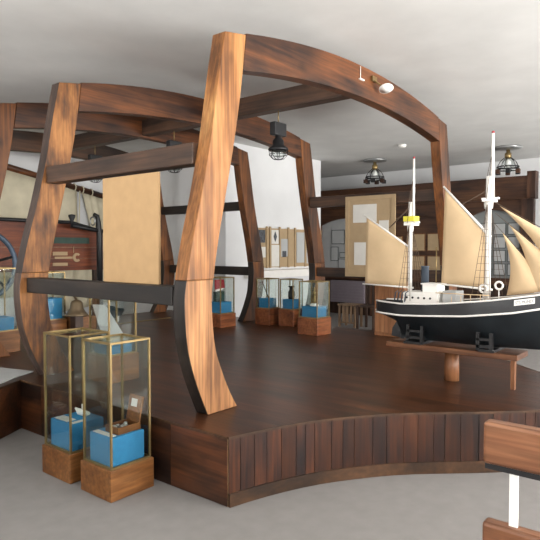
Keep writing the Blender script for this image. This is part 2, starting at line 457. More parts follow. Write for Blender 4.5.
# ------------------------------------------------------------------ hull frames
OUT = [(.44, 2.109), (.624, 2.195), (.778, 2.254), (.96, 2.301), (1.222, 2.322), (1.388, 2.303), (1.66, 2.246), (2.0, 2.156), (2.4, 2.066), (2.8, 1.995), (3.137, 1.928)]
INN = [(.44, 1.806), (.564, 1.884), (.74, 1.970), (.926, 2.036), (1.202, 2.064), (1.388, 2.050), (1.66, 2.000), (2.0, 1.920), (2.4, 1.828), (2.8, 1.754), (3.175, 1.705)]
def resample(tab):
    s = smooth_poly([(v, z) for z, v in tab], 5)
    return s
OS, IS = resample(OUT), resample(INN)
JI = 25   # index of the joint between lower and upper rib timbers (z 1.394)
TH = 0.125
def ribs(fr, y, mats_left, mats_right, kr):
    for sgn, (ml, mu) in ((-1, mats_left), (1, mats_right)):
        k = kr[0] if sgn < 0 else kr[1]
        A = [(CXA + sgn * v * k, z) for v, z in OS]; B = [(CXA + sgn * v * k, z) for v, z in IS]
        A[0] = (A[0][0], PH + .001); B[0] = (B[0][0], PH + .001)
        lo = MB().strip(A[:JI + 1], B[:JI + 1], 'y', y + .003, y + TH - .003).build('lower_rib', ml, fr, 0.006)
        lo.data.materials.append(M['edge_black'] if not (sgn < 0 and y > 4) else M['edge_shaded'])           # lower timber edges are painted black; farther left ones carry shade as grey brown
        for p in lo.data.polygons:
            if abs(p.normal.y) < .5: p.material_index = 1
        up = MB().strip(A[JI:], B[JI:], 'y', y, y + TH).build('upper_rib', mu, fr, 0.006)
        if sgn < 0 and y > 4:                                # shade on the farther left ribs' edges is coloured in as grey brown
            up.data.materials.append(M['edge_shaded'])
            for p in up.data.polygons:
                if abs(p.normal.y) < .5: p.material_index = 1
def arch(fr, y, mat, kr):
    n = 24; U = []; Lw = []
    for i in range(n + 1):
        u = -1 + 2 * i / n
        kx = kr[0] if u < 0 else kr[1]
        U.append((CXA + 1.70 * u * kx, 3.358 - 0.172 * u * u)); Lw.append((CXA + 1.735 * u * kx, 3.062 - 0.155 * u * u))
    MB().strip(U, Lw, 'y', y + .002, y + TH - .002).build('deck_beam', mat, fr, 0.006)
FY = [2.85, 4.90, 6.10, 8.20]
FL = ['nearest bow shaped timber hull frame, its lower rib palest, in front of the model ship',
      'second timber hull frame from the front, carrying the left ends of the two side rails',
      'third timber hull frame, its right rib before the white wall corner',
      'farthest timber hull frame, its deck beam darkened for shade, at the back of the platform']
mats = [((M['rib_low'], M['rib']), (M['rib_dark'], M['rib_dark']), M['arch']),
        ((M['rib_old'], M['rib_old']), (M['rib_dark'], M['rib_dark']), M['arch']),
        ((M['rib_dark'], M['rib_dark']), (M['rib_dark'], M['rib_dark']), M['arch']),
        ((M['rib_dark'], M['rib_dark']), (M['rib_dark'], M['rib_dark']), M['arch_shaded'])]
for y, l, (ml, mr_, ma), kr in zip(FY, FL, mats, ((1.0, 1.06), (1.03, 1.05), (1.04, 1.042), (1.0, 1.0))):
    fr = thing('hull_frame', (CXA, y, PH), l, 'timber frame', 'timber hull frames on the platform')
    ribs(fr, y, ml, mr_, kr); arch(fr, y, ma, kr)

def timber(name, x0, x1, y0, y1, z0, z1, mat, label, group=None):
    o = MB().box(x0, x1, y0, y1, z0, z1).build(name, mat, None, 0.006)
    return tag(o, label, 'timber rail', group)
G = 'side rails joining the hull frames'
timber('side_rail', 2.80, 2.925, FY[0] + TH, FY[1], 2.195, 2.345, M['beam_y'], 'upper brown side rail on the left, above the hanging hardboard panel', G)
timber('side_rail', 2.60, 2.735, FY[0] + TH, FY[1], 1.215, 1.345, M['beam_black'], 'lower blackened side rail on the left, under the hanging hardboard panel', G)
timber('side_rail', 6.935, 7.06, FY[0] + TH, FY[1], 2.205, 2.355, M['beam_y'], 'upper side rail on the right, carrying the pinboard of white papers', G)
timber('side_rail', 7.125, 7.26, FY[0] + TH, FY[1], 1.19, 1.325, M['beam_y'], 'lower side rail on the right, behind the foot of the pinboard', G)
timber('side_rail', 6.935, 7.06, FY[2] + TH, FY[3], 2.225, 2.365, M['beam_black'], 'upper black side rail between the two rear frames, against the white wall', G)
timber('side_rail', 7.125, 7.26, FY[2] + TH, FY[3], 1.165, 1.305, M['beam_black'], 'lower black side rail between the two rear frames, above the case with the red pennant', G)
G = 'centre beams under the frame tops'
for (a, b_, l) in ((FY[0] + TH, FY[1], 'centre beam from the nearest frame to the second, a lantern hanging below it'),
                   (FY[1] + TH, FY[2], 'short centre beam between the second and third frames'),
                   (FY[2] + TH, FY[3], 'centre beam between the third and farthest frames')):
    timber('centre_beam', CXA - .09, CXA + .05, a, b_, 3.085, 3.285, M['beam_y'], l, G)

# hanging hardboard panel on the left
p = MB().box(2.70, 2.72, 3.225, 3.89, 1.346, 2.150).build('hardboard_panel', M['board_kraft'])
tag(p, 'blank tan hardboard panel standing on the lower left side rail', 'panel')

# pinboard on the right
pb = thing('pinboard', (6.9, 3.87, 1.25), 'tan wooden pinboard with white papers behind the model ship, hung on the right side rails', 'pinboard')
MB().box(6.905, 6.93, 3.51, 4.25, 1.225, 2.315).build('panel', M['board_pale'], pb)
f = MB()
for (a, b_, c, e) in ((3.50, 3.555, 1.22, 2.32), (4.205, 4.26, 1.22, 2.32), (3.555, 4.205, 1.22, 1.275), (3.555, 4.205, 2.265, 2.32)):
    f.box(6.893, 6.905, a, b_, c, e)
f.box(6.898, 6.905, 3.555, 4.205, 1.75, 1.765)
f.build('frame', M['board_pale'], pb)
for (a, b_, c, e) in ((3.78, 4.14, 1.96, 2.205), (3.93, 4.12, 1.38, 1.69), (3.60, 3.74, 1.78, 1.98), (3.62, 3.86, 1.35, 1.62)):
    MB().box(6.899, 6.905, a, b_, c, e).build('paper_sheet', M['paper'], pb)

# ------------------------------------------------------------------ glass display cases
def case(loc, sx, sy, hb, hbl, ht, label, wood_mat, r=0.0065, inset=0.02):
    x, y, z = loc
    t = thing('display_case', loc, label, 'display case', 'brass framed glass display cases')
    MB().box(x, x + sx, y, y + sy, z + .001, z + hb).build('plinth', wood_mat, t, 0.004)
    MB().box(x + .045, x + sx - .045, y + .045, y + sy - .045, z + hb, z + hb + hbl).build('felt_block', M['blue'], t, 0.003)
    a, b_, c, e = x + inset, x + sx - inset, y + inset, y + sy - inset
    f = MB()
    for (px, py) in ((a, c), (b_, c), (b_, e), (a, e)):
        f.box(px - r, px + r, py - r, py + r, z + hb, z + ht)
    for zz in (z + ht - r, z + hb + r):
        for py in (c, e): f.box(a + r, b_ - r, py - r, py + r, zz - r, zz + r)
        for px in (a, b_): f.box(px - r, px + r, c + r, e - r, zz - r, zz + r)
    f.build('brass_frame', M['brass'], t)
    g = MB()
    q = 0.002
    g.box(a + r, b_ - r, c - q, c + q, z + hb + 2 * r, z + ht - 2 * r); g.box(a + r, b_ - r, e - q, e + q, z + hb + 2 * r, z + ht - 2 * r)
    g.box(a - q, a + q, c + r, e - r, z + hb + 2 * r, z + ht - 2 * r); g.box(b_ - q, b_ + q, c + r, e - r, z + hb + 2 * r, z + ht - 2 * r)
    g.box(a + r, b_ - r, c + r, e - r, z + ht - 2 * r, z + ht - 2 * r + 2 * q)
    g.build('glass', M['glass'], t)
    return t
case((2.14, 3.03, 0), .345, .335, .20, .19, 1.01, 'tall glass case on the floor, nearest, holding an open wooden box', M['case_wood'])
case((2.14, 3.49, 0), .345, .36, .20, .19, 1.01, 'tall glass case on the floor, behind the one with the open box', M['case_wood'])
case((2.93, 4.16, PH), .32, .32, .235, .08, .74, 'glass case on the platform with a leaning pale sheet inside, behind the front cases', M['case_wood'])
case((6.32, 4.33, PH), .33, .33, .23, .15, .725, 'glass case with a gilt figurine, nearest of those on the right of the platform', M['case_wood_red'])
case((6.84, 5.12, PH), .28, .28, .25, .15, .71, 'glass case with a dark jar, beside the second frame on the right', M['case_wood_red'])
case((6.74, 5.50, PH), .28, .28, .25, .15, .71, 'glass case with a leaning rod, below the white ledge and left of the jar case', M['case_wood_red'])
case((6.08, 5.88, PH), .33, .33, .20, .17, .74, 'glass case with a red pennant, right of the pale front rib', M['case_wood_red'])
case((2.94, 6.32, PH), .33, .33, .24, .15, .95, 'tall glass case at the left edge, below the iron wheel', M['case_wood'])
case((4.03, 7.15, PH), .34, .34, .20, .29, .85, 'glass case with a high blue block, left of the bronze bell', M['case_wood'])

# open wooden box in the nearest case
bx = thing('wooden_box', (2.31, 3.17, .39), 'small open wooden instrument box on blue felt in the nearest case', 'box')
X, Y, Z = 2.25, 3.10, .391
f = MB()
f.box(X, X + .18, Y, Y + .012, Z, Z + .045); f.box(X, X + .18, Y + .128, Y + .14, Z, Z + .045)
f.box(X, X + .012, Y + .012, Y + .128, Z, Z + .045); f.box(X + .168, X + .18, Y + .012, Y + .128, Z, Z + .045); f.box(X + .012, X + .168, Y + .012, Y + .128, Z, Z + .012)
f.build('box_base', M['case_wood'], bx)
MB().hexa([(X + .165, Y, Z + .046), (X + .178, Y, Z + .046), (X + .178, Y + .14, Z + .046), (X + .165, Y + .14, Z + .046),
           (X + .20, Y, Z + .215), (X + .216, Y, Z + .21), (X + .216, Y + .14, Z + .21), (X + .20, Y + .14, Z + .215)]).build('lid', M['case_wood'], bx, 0.004)
MB().hexa([(X + .1815, Y + .045, Z + .14), (X + .184, Y + .045, Z + .14), (X + .184, Y + .105, Z + .14), (X + .1815, Y + .105, Z + .14),
           (X + .192, Y + .045, Z + .19), (X + .195, Y + .045, Z + .19), (X + .195, Y + .105, Z + .19), (X + .192, Y + .105, Z + .19)]).build('lid_label', M['paper'], bx)
f = MB(); rnd = random.Random(2)
for k in range(9):
    a = X + .025 + rnd.random() * .11; c = Y + .025 + rnd.random() * .08
    f.lathe([(0.0001, 0), (.012, 0), (.012, .018 + .014 * rnd.random()), (0.0001, .03)], (a, c, Z + .0125), 8)
f.build('instruments', M['steel'], bx)
def card(x0, x1, y0, y1, z, label, tilt=0.0, mat='paper'):
    o = MB().hexa([(x0, y0, z), (x1, y0, z), (x1, y1, z + tilt), (x0, y1, z + tilt), (x0, y0, z + .004), (x1, y0, z + .004), (x1, y1, z + tilt + .004), (x0, y1, z + tilt + .004)]).build('caption_card', M[mat])
    return tag(o, label, 'card', 'caption cards in the cases')
card(2.195, 2.235, 3.10, 3.30, .3915, 'white caption card beside the open wooden box')
card(2.20, 2.27, 3.62, 3.78, .3915, 'white caption card in the second floor case, left of the shell model')
card(2.20, 2.30, 3.545, 3.58, .3915, 'narrow white caption strip at the front of the second floor case')
sh = thing('shell_model', (2.36, 3.68, .391), 'small white ship carving on blue felt in the second floor case', 'carving')
f = MB()
pts = [(-.075, .012, .03), (-.04, .022, .022), (.03, .024, .022), (.08, .006, .04)]
f.tube([(2.36, 3.68 + a * 1.1, .391 + zz) for a, r_, zz in pts], [r_ for a, r_, zz in pts], 8)
f.build('hull', M['white_paint'], sh)
f = MB().tube([(2.36, 3.68, .42), (2.36, 3.68, .475)], .004, 6)
f.add([(2.36, 3.64, .43), (2.364, 3.64, .43), (2.364, 3.68, .47), (2.36, 3.68, .47), (2.36, 3.68, .43), (2.364, 3.68, .43)], [(0, 3, 4), (1, 5, 2), (0, 1, 2, 3), (3, 2, 5, 4), (4, 5, 1, 0)])
f.build('sail', M['paper'], sh)
# leaning sheet inside case on platform
o = MB().hexa([(2.99, 4.30, .757), (3.19, 4.22, .757), (3.195, 4.23, .757), (2.995, 4.31, .757),
               (2.955, 4.43, 1.11), (3.07, 4.40, 1.10), (3.075, 4.41, 1.10), (2.96, 4.44, 1.11)]).build('information_sheet', M['paper_grey'])
tag(o, 'pale grey information sheet leaning inside the case behind the front cases', 'sheet')
# figurine, jar, rod, pennant
fg = thing('figurine', (6.485, 4.495, PH + .38), 'gilt standing figurine on a white foot in the nearest right hand case', 'figurine')
z = PH + .381
MB().lathe([(.055, 0), (.06, .01), (.05, .03), (.02, .04)], (6.485, 4.495, z), 16).build('foot', M['white_paint'], fg)
MB().lathe([(.018, .04), (.026, .07), (.02, .11), (.014, .14), (.022, .16), (.03, .18), (.018, .205), (.010, .215), (.018, .232), (.016, .25), (.001, .262)], (6.485, 4.495, z), 14).build('body', M['brass'], fg)
j = MB().lathe([(.045, 0), (.05, .05), (.05, .11), (.025, .15), (.025, .17), (.05, .19), (.052, .20), (.0001, .20)], (6.98, 5.26, PH + .401), 16).build('jar', M['black'])
tag(j, 'dark narrow necked jar on blue felt in a right hand case', 'jar')
o = MB().tube([(6.80, 5.56, PH + .41), (6.84, 5.72, PH + .66)], .007, 8).build('rod', M['black']); tag(o, 'dark rod leaning in the glass case below the white ledge', 'rod')
pn = thing('pennant', (6.24, 6.05, PH + .37), 'red pennant with a white stripe hanging over dark green cloth in its case', 'pennant')
z = PH + .371
MB().prism([(6.15, z + .16), (6.36, z + .20), (6.34, z + .33), (6.15, z + .33)], 'y', 6.06, 6.07).build('cloth', M['red'], pn)
MB().prism([(6.15, z + .15), (6.30, z + .175), (6.33, z + .20), (6.15, z + .18)], 'y', 6.052, 6.058).build('stripe', M['white_paint'], pn)
MB().box(6.15, 6.33, 6.04, 6.10, z, z + .15).build('green_cloth', M['green_dark'], pn)

# ------------------------------------------------------------------ model ship on its bench
bn = thing('display_bench', (4.94, 1.92, PH), 'low brown plank bench with a log pedestal under the model ship', 'bench')
BT = .752
MB().box(4.78, 5.09, 1.355, 2.51, BT - .048, BT).build('plank', M['bench_wood'], bn, 0.006)
MB().lathe([(.066, PH + .001), (.064, PH + .12), (.06, BT - .048)], (4.95, 1.955, 0), 18).build('pedestal', M['leg_wood'], bn)
for yy, dy in ((1.425, .0),):
    MB().hexa([(4.91, yy - .015 + dy, PH + .001), (4.95, yy - .015 + dy, PH + .001), (4.95, yy + .015 + dy, PH + .001), (4.91, yy + .015 + dy, PH + .001),
               (4.905, yy - .017, BT - .048), (4.955, yy - .017, BT - .048), (4.955, yy + .017, BT - .048), (4.905, yy + .017, BT - .048)]).build('leg', M['leg_wood'], bn)

SC = 4.93
SHEER = [(2.64, 1.118), (2.34, 1.112), (2.1, 1.125), (1.88, 1.145), (1.54, 1.187), (1.22, 1.241), (1.0, 1.29), (.82, 1.34), (.70, 1.38)]
WALE = [(2.64, 1.012), (2.34, 1.008), (2.165, 1.017), (1.75, 1.045), (1.37, 1.097), (1.18, 1.138), (1.0, 1.19), (.82, 1.25), (.70, 1.30)]
HB = [(2.64, .10), (2.56, .145), (2.40, .195), (2.1, .235), (1.7, .245), (1.4, .232), (1.2, .20), (1.0, .145), (.85, .075), (.76, .025), (.70, .008)]
KEEL = [(2.64, .985), (2.56, .96), (2.48, .93), (2.42, .80), (2.40, .775), (1.6, .778), (1.2, .795), (1.0, .84), (.88, .94), (.78, 1.12), (.70, 1.28)]
EXP = [(2.64, .6), (2.5, 1.3), (2.35, 1.6), (2.0, .75), (1.6, .52), (1.25, .75), (1.0, 1.2), (.70, 1.2)]
ys = [2.64 - i * (2.64 - .70) / 60 for i in range(61)]
def hull_w(y, s): return max(interp(HB, y) * (1 - s) ** interp(EXP, y), .008)
ship = thing('model_ship', (SC, 1.6, .765), 'large black hulled two masted sailing ship model with tan sails on a bench', 'model ship')
def hull_part(name, mat, rows):
    """rows: function y -> list of (halfwidth, z) top to bottom"""
    mb = MB(); m = None; vs = []
    for y in ys:
        r = rows(y); m = len(r)
        vs += [(SC - w_, y, z_) for w_, z_ in r] + [(SC + w_, y, z_) for w_, z_ in r]
    fs = []
    for i in range(len(ys) - 1):
        for k in range(m - 1):
            a = i * 2 * m + k; c = (i + 1) * 2 * m + k
            fs += [(a, a + 1, c + 1, c), (a + m, c + m, c + m + 1, a + m + 1)]
    mb.add(vs, fs, True)
    e = [tuple(range(0, m)) + tuple(range(2 * m - 1, m - 1, -1))]
    mb.add(vs[:2 * m], e); mb.add(vs[-2 * m:], [t[::-1] for t in e])
    return mb
def topside(y):
    b_ = interp(HB, y); s_, w_ = interp(SHEER, y), interp(WALE, y)
    return [(b_, s_), (b_ * 1.005, (s_ + w_) / 2), (b_, w_)]
hull_part('hull', None, topside).build('hull', M['hull'], ship)
def bottom(y):
    w_, k_ = interp(WALE, y), min(interp(KEEL, y), interp(WALE, y) - .01)
    n_ = 12
    return [(hull_w(y, (i / n_) ** 1.0), w_ + (k_ - w_) * (i / n_)) for i in range(n_ + 1)]
hull_part('b', None, bottom).build('hull_bottom', M['hull_low'], ship)
def tubes_along(fn, r, name, mat, n=6):
    mb = MB()
    for sg in (-1, 1):
        mb.tube([(SC + sg * (fn(y)[0]), y, fn(y)[1]) for y in ys], r, n)
    return mb.build(name, mat, ship)
tubes_along(lambda y: (interp(HB, y) + .002, interp(WALE, y)), .009, 'wale_stripe', M['white_paint'])
tubes_along(lambda y: (interp(HB, y), interp(SHEER, y)), .008, 'cap_rail', M['white_paint'])
mb = MB()
vs = []
for y in ys:
    w_ = interp(HB, y) - .006; z_ = interp(SHEER, y) - .035
    vs += [(SC - w_, y, z_), (SC + w_, y, z_)]
mb.add(vs, [(2 * i, 2 * i + 1, 2 * i + 3, 2 * i + 2) for i in range(len(ys) - 1)])
mb.build('deck', M['ship_deck'], ship)
MB().box(SC - .008, SC + .008, 2.40, 2.435, .768, .95).build('stern_post', M['hull_low'], ship)
MB().prism([(2.44, .775), (2.53, .785), (2.52, .86), (2.475, .93), (2.44, .93)], 'x', SC - .007, SC + .007).build('rudder', M['hull'], ship)
MB().tube([(SC, 2.64, 1.02), (SC, 2.70, 1.02)], .008, 6).build('stern_boss', M['white_paint'], ship)
# deckhouse
dh = MB().box(SC - .12, SC + .12, 2.03, 2.36, 1.085, 1.215).build('deckhouse', M['white_paint'], ship, 0.004)
for k in range(5):
    MB().lathe([(.010, 0), (.010, .006)], (SC - .126, 2.10 + k * .055, 1.165), 10, Matrix.Rotation(PI / 2, 3, 'Y')).build('porthole', M['black'], dh)
MB().box(SC - .085, SC + .085, 2.05, 2.19, 1.215, 1.285).build('wheelhouse', M['white_paint'], ship, 0.004)
MB().box(SC - .10, SC + .10, 2.04, 2.20, 1.285, 1.295).build('wheelhouse_roof', M['white_paint'], ship)
MB().box(SC - .09, SC + .09, 1.88, 2.0, 1.10, 1.235).build('cargo_hatch', M['paper_grey'], ship, 0.004)
MB().lathe([(.035, 1.215), (.035, 1.43), (.038, 1.435), (.038, 1.445), (.03, 1.446)], (SC + .06, 2.23, 0), 14).build('funnel', M['funnel'], ship)
f = MB()
for k in range(4):
    yy = 2.30 + k * .035
    f.tube([(SC - interp(HB, yy) - .004, yy, 1.13), (SC - interp(HB, yy) - .002, yy - .01, 1.21), (SC - interp(HB, yy) + .03, yy - .02, 1.225)], .006, 6)
f.build('boat_davits', M['funnel'], ship)
MB().tube([(SC + .05, 2.12, 1.29), (SC + .05, 2.12, 1.62)], .005, 6).build('signal_staff', M['brass'], ship)
# masts
def mast(y, ztop, zmid, r, hasyellow):
    m_ = MB().tube([(SC, y, 1.10), (SC, y, zmid)], [r, r * .85], 10).build('lower_mast', M['white_paint'], ship)
    t = MB().tube([(SC, y - .03, zmid - .20), (SC, y - .03, ztop)], [r * .7, r * .42], 8).build('topmast', M['white_paint'], ship)
    MB().lathe([(r * .45, 0), (r * .5, .012), (.0005, .02)], (SC, y - .03, ztop), 8).build('truck', M['red'], t)
    c = MB().box(SC - .075, SC + .075, y - .05, y + .03, zmid - .215, zmid - .195)
    c.box(SC - .02, SC + .02, y - .085, y + .055, zmid - .195, zmid - .18)
    c.lathe([(r * 1.25, zmid - .27), (r * 1.4, zmid - .215)], (SC, y, 0), 10)
    c.build('crosstrees', M['white_paint'], m_)
    if hasyellow:
        MB().box(SC - .055, SC + .055, y - .06, y + .045, zmid - .178, zmid - .132).build('yellow_top', M['yellow'], m_)
    return m_
mast(2.350, 2.422, 2.03, .021, True)
mast(1.645, 2.565, 2.21, .027, False)
def spar(a, b_, r, name):
    return MB().tube([(SC - .01, a[0], a[1]), (SC - .01, b_[0], b_[1])], [r, r * .75], 8).build(name, M['white_paint'], ship)
spar((2.360, 1.62), (2.83, 1.93), .010, 'gaff'); spar((2.31, 1.245), (2.84, 1.262), .009, 'boom')
spar((1.62, 1.70), (2.035, 2.150), .012, 'gaff'); spar((1.60, 1.258), (2.09, 1.292), .010, 'boom')
def sail(name, quad, bulge, nu=12, nv=12, x=-.012):
    """quad corners in (y,z): a,b,c,d; billows sideways a little"""
    a, b_, c, e = [Vector(q) for q in quad]
    vs = []; fs = []
    for side in (0, 1):
        for i in range(nu + 1):
            for j_ in range(nv + 1):
                u, v = i / nu, j_ / nv
                p_ = (a.lerp(b_, u)).lerp(e.lerp(c, u), v)
                vs.append((SC + x - bulge * math.sin(PI * u) * math.sin(PI * v) + side * .005, p_.x, p_.y))
    k = (nu + 1) * (nv + 1)
    for i in range(nu):
        for j_ in range(nv):
            q = i * (nv + 1) + j_
            fs += [(q, q + 1, q + nv + 2, q + nv + 1), (k + q, k + q + nv + 1, k + q + nv + 2, k + q + 1)]
    ring = [i * (nv + 1) for i in range(nu + 1)] + [nu * (nv + 1) + j_ for j_ in range(1, nv + 1)] + [i * (nv + 1) + nv for i in range(nu - 1, -1, -1)] + [j_ for j_ in range(nv - 1, 0, -1)]
    for i in range(len(ring)):
        p_, q = ring[i], ring[(i + 1) % len(ring)]
        fs.append((p_, q, k + q, k + p_))
    return MB().add(vs, fs, True).build(name, M['sail'], ship)
sail('gaff_sail', [(2.365, 1.635), (2.80, 1.915), (2.812, 1.268), (2.375, 1.258)], .03)
sail('gaff_sail', [(1.66, 1.72), (2.02, 2.125), (2.045, 1.30), (1.665, 1.275)], .04)
def jib(head, tack, clew, hollow):
    """triangular staysail: head, tack on the stay, clew inboard with hollow leech"""
    H_, T, C_ = Vector(head), Vector(tack), Vector(clew)
    n_ = 12; vs = []; fs = []
    for side in (0, 1):
        for i in range(n_ + 1):
            u = i / n_
            A = H_.lerp(T, u); B = H_.lerp(C_, u)
            B = B + Vector((-hollow * math.sin(PI * u), 0))
            for j_ in range(9):
                v = j_ / 8; p_ = A.lerp(B, v)
                vs.append((SC - .05 * math.sin(PI * v) * (u ** .7) - .01 + side * .005, p_.x, p_.y))
    k = (n_ + 1) * 9
    for i in range(n_):
        for j_ in range(8):
            q = i * 9 + j_
            fs += [(q, q + 1, q + 10, q + 9), (k + q, k + q + 9, k + q + 10, k + q + 1)]
        for q, w_ in ((i * 9, 9), (i * 9 + 8, 9)):
            fs.append((q, q + w_, k + q + w_, k + q))
    for j_ in range(8):
        q = n_ * 9 + j_; fs.append((q, q + 1, k + q + 1, k + q))
    return MB().add(vs, fs, True).build('jib', M['sail'], ship)
jib((1.525, 1.735), (1.14, 1.275), (1.485, 1.215), .045)
jib((1.474, 1.800), (.94, 1.33), (1.33, 1.25), .06)
jib((1.551, 1.957), (.66, 1.41), (1.12, 1.31), .07)
MB().tube([(SC, 1.0, 1.32), (SC, .42, 1.47)], [.02, .010], 8).build('bowsprit', M['white_paint'], ship)
# rigging
for (my, top, zdeck, ry) in ((2.350, 1.82, 1.12, .10), (1.645, 1.985, 1.18, .12)):
    for sg in (-1, 1):
        f = MB()
        b_ = interp(HB, my) - .005
        legs = []
        for k in range(4):
            yd = my - .075 + (k - .5) * ry * .42
            legs.append(((SC + sg * b_, yd, zdeck + .02), (SC + sg * .03, my, top)))
            f.tube(legs[-1], .0022, 5)
        for q in range(1, 12):
            t = q / 14
            P_ = [Vector(l[0]).lerp(Vector(l[1]), t) for l in (legs[0], legs[-1])]
            f.tube(P_, .0013, 4)
        f.tube([(SC + sg * .07, my, top + .005), (SC, my - .03, top + .45)], .0022, 5)
        f.tube([(SC, my + .055 * sg, top + .02), (SC, my - .03, top + .45)], .0022, 5)
        f.build('shrouds', M['cord'], ship)
for a, b_, r_ in (((1.64, 2.10), (1.92, 1.96), .005), ((2.35, 1.99), (2.56, 1.80), .006), ((1.585, 1.985), (.64, 1.415), .003),
                  ((1.59, 1.90), (.92, 1.33), .0025), ((1.59, 1.81), (1.12, 1.27), .0025)):
    MB().tube([(SC, a[0], a[1]), (SC, b_[0], b_[1])], r_, 6).build('stay', M['cord'], ship)
f = MB()
for yy in (1.62, 1.70, 1.78, 1.86):
    f.tube([(SC - interp(HB, yy), yy, interp(SHEER, yy)), (SC - interp(HB, yy), yy, interp(SHEER, yy) + .055)], .003, 5)
f.tube([(SC - interp(HB, yy), yy, interp(SHEER, 1.62) + .05) for yy in (1.55, 1.62, 1.70, 1.78, 1.86, 2.0)], .004, 5)
f.build('guard_rail', M['sail'], ship)
for yy, zz in ((1.625, 1.275), (1.50, 1.305)):
    MB().tube([(SC - .16 , yy + .03 * math.cos(t * PI / 8), zz + .03 * math.sin(t * PI / 8)) for t in range(16)], .009, 8, closed=True).build('lifebuoy', M['white_paint'], ship)
f = MB()
for yy, zz in ((1.625, 1.275), (1.50, 1.305)):
    f.tube([(SC - .16, yy, 1.14), (SC - .16, yy, zz - .03)], .004, 6)
f.build('lifebuoy_stands', M['white_paint'], ship)
# name board following the hull side near the bow
def hull_pt(y, off, dz):
    return Vector((SC - interp(HB, y) - off, y, interp(SHEER, y) - dz))
nb = MB()
cols = 8; vs = []
ya, yb = 1.36, 1.215
for i in range(cols + 1):
    y = ya + (yb - ya) * i / cols
    for off in (.002, .008):
        vs.append(hull_pt(y, off, .018)); vs.append(hull_pt(y, off, .062))
fs = []
for i in range(cols):
    a = 4 * i
    fs += [(a, a + 1, a + 5, a + 4), (a + 2, a + 6, a + 7, a + 3), (a, a + 4, a + 6, a + 2), (a + 1, a + 3, a + 7, a + 5)]
fs += [(0, 2, 3, 1), (4 * cols, 4 * cols + 1, 4 * cols + 3, 4 * cols + 2)]
nb.add(vs, fs)
nbo = nb.build('name_board', M['white_paint'], ship)
cu = bpy.data.curves.new('lettering', 'FONT'); cu.body = 'STS MUNDI'; cu.size = .034; cu.extrude = .0008
to = bpy.data.objects.new('lettering', cu); col.objects.link(to)
bpy.context.view_layer.update()
me = bpy.data.meshes.new_from_object(to); bpy.data.objects.remove(to)
xsv = [v.co.x for v in me.vertices]; w0, w1 = min(xsv), max(xsv)
off = world_loc(ship)
for v in me.vertices:
    u = (v.co.x - w0) / (w1 - w0)
    y = ya + (yb - ya) * (.07 + .86 * u)
    p_ = hull_pt(y, .0085 + v.co.z, .052 - v.co.y)
    v.co = p_ - off
lt = bpy.data.objects.new('lettering', me); col.objects.link(lt); me.materials.append(M['ink']); lt.parent = nbo

# cradles
G = 'black cradles under the ship model'
for (a, b_, l) in ((1.535, 1.665, 'black cradle chock under the ship, nearer the bow and the thin bench leg'), (2.16, 2.33, 'black cradle chock under the ship, nearer the stern and rudder')):
    f = MB()
    f.box(SC - .16, SC + .16, a, b_, BT, BT + .022)
    for sg in (-1, 1):
        for yy in (a + .012, b_ - .012):
            b2 = hull_w(yy, .55) + .016
            xx = SC + sg * b2
            f.box(min(xx, xx + sg * .03), max(xx, xx + sg * .03), yy - .014, yy + .014, BT + .022, BT + .165)
        f.box(min(xx, xx + sg * .03), max(xx, xx + sg * .03), a, b_, BT + .04, BT + .065)
        f.box(min(xx, xx + sg * .03), max(xx, xx + sg * .03), a, b_, BT + .10, BT + .12)
    o = f.build('ship_cradle', M['black']); tag(o, l, 'cradle', G)

# orange cabinet behind the stern
oc = thing('cabinet', (7.05, 3.66, PH), 'plain orange brown wooden cabinet standing behind the stern of the model ship', 'cabinet')
MB().box(6.90, 7.10, 3.37, 3.80, PH + .001, 1.17).build('body', M['orange_wood'], oc, .005)
MB().box(6.885, 6.90, 3.39, 3.78, PH + .05, 1.14).build('door', M['orange_wood'], oc, .003)

# ------------------------------------------------------------------ railing in the right foreground
rl = thing('railing', (2.0, -.3, 0), 'varnished two plank wooden railing with a white metal post in the right foreground', 'railing')
def plank_rail(z0, z1):
    return MB().box(1.985, 2.045, -1.6, .672, z0, z1, .012).build('plank', M['rail_wood'], rl)
plank_rail(.862, 1.008); plank_rail(.50, .658)
for yy in (.575, -.45, -1.45):
    MB().box(2.012, 2.022, yy - .014, yy + .014, 0.006, .99).build('post', M['white_paint'], rl)
    MB().box(1.97, 2.06, yy - .05, yy + .05, 0.0, .006).build('foot_plate', M['white_paint'], rl)
MB().box(2.0, 2.04, -1.6, .668, .842, .861).build('under_shade', M['black'], rl)  # dark strip standing in for the shadow under the top plank

# ------------------------------------------------------------------ lanterns and lamps
def lantern(y, ztop, drop, label):
    x = CXA - .02
    t = thing('ship_lantern', (x, y, ztop), label, 'lantern', 'black lanterns under the centre beams')
    z = ztop - drop
    MB().tube([(x, y, ztop + .01), (x, y, z + .36)], .006, 6).build('hook', M['brass'], t)
    MB().box(x - .10, x + .10, y - .04, y + .04, z + .22, z + .36, .01).build('gear_box', M['black'], t)
    MB().lathe([(.028, z + .36), (.035, z + .28), (.035, z + .20), (.06, z + .17), (.062, z + .12), (.105, z + .09), (.11, z + .07), (.10, z + .06), (.0001, z + .06)], (x, y, 0), 20).build('housing', M['black'], t)
    MB().lathe([(.075, z + .06), (.075, z + .02), (.05, z - .005), (.0001, z - .012)], (x, y, 0), 18).build('glass', M['glass'], t)
    f = MB()
    for k in range(4):
        a = k * PI / 4
        f.tube([(x + math.cos(a) * .1 * s_, y + math.sin(a) * .1 * s_, z + zz) for s_, zz in ((1, .06), (.95, .01), (.6, -.025), (0, -.035), (-.6, -.025), (-.95, .01), (-1, .06))], .004, 5)
    f.tube([(x + .1 * math.cos(k * PI / 8), y + .1 * math.sin(k * PI / 8), z + .02) for k in range(16)], .004, 5, closed=True)
    f.build('guard_cage', M['black'], t)
    return t
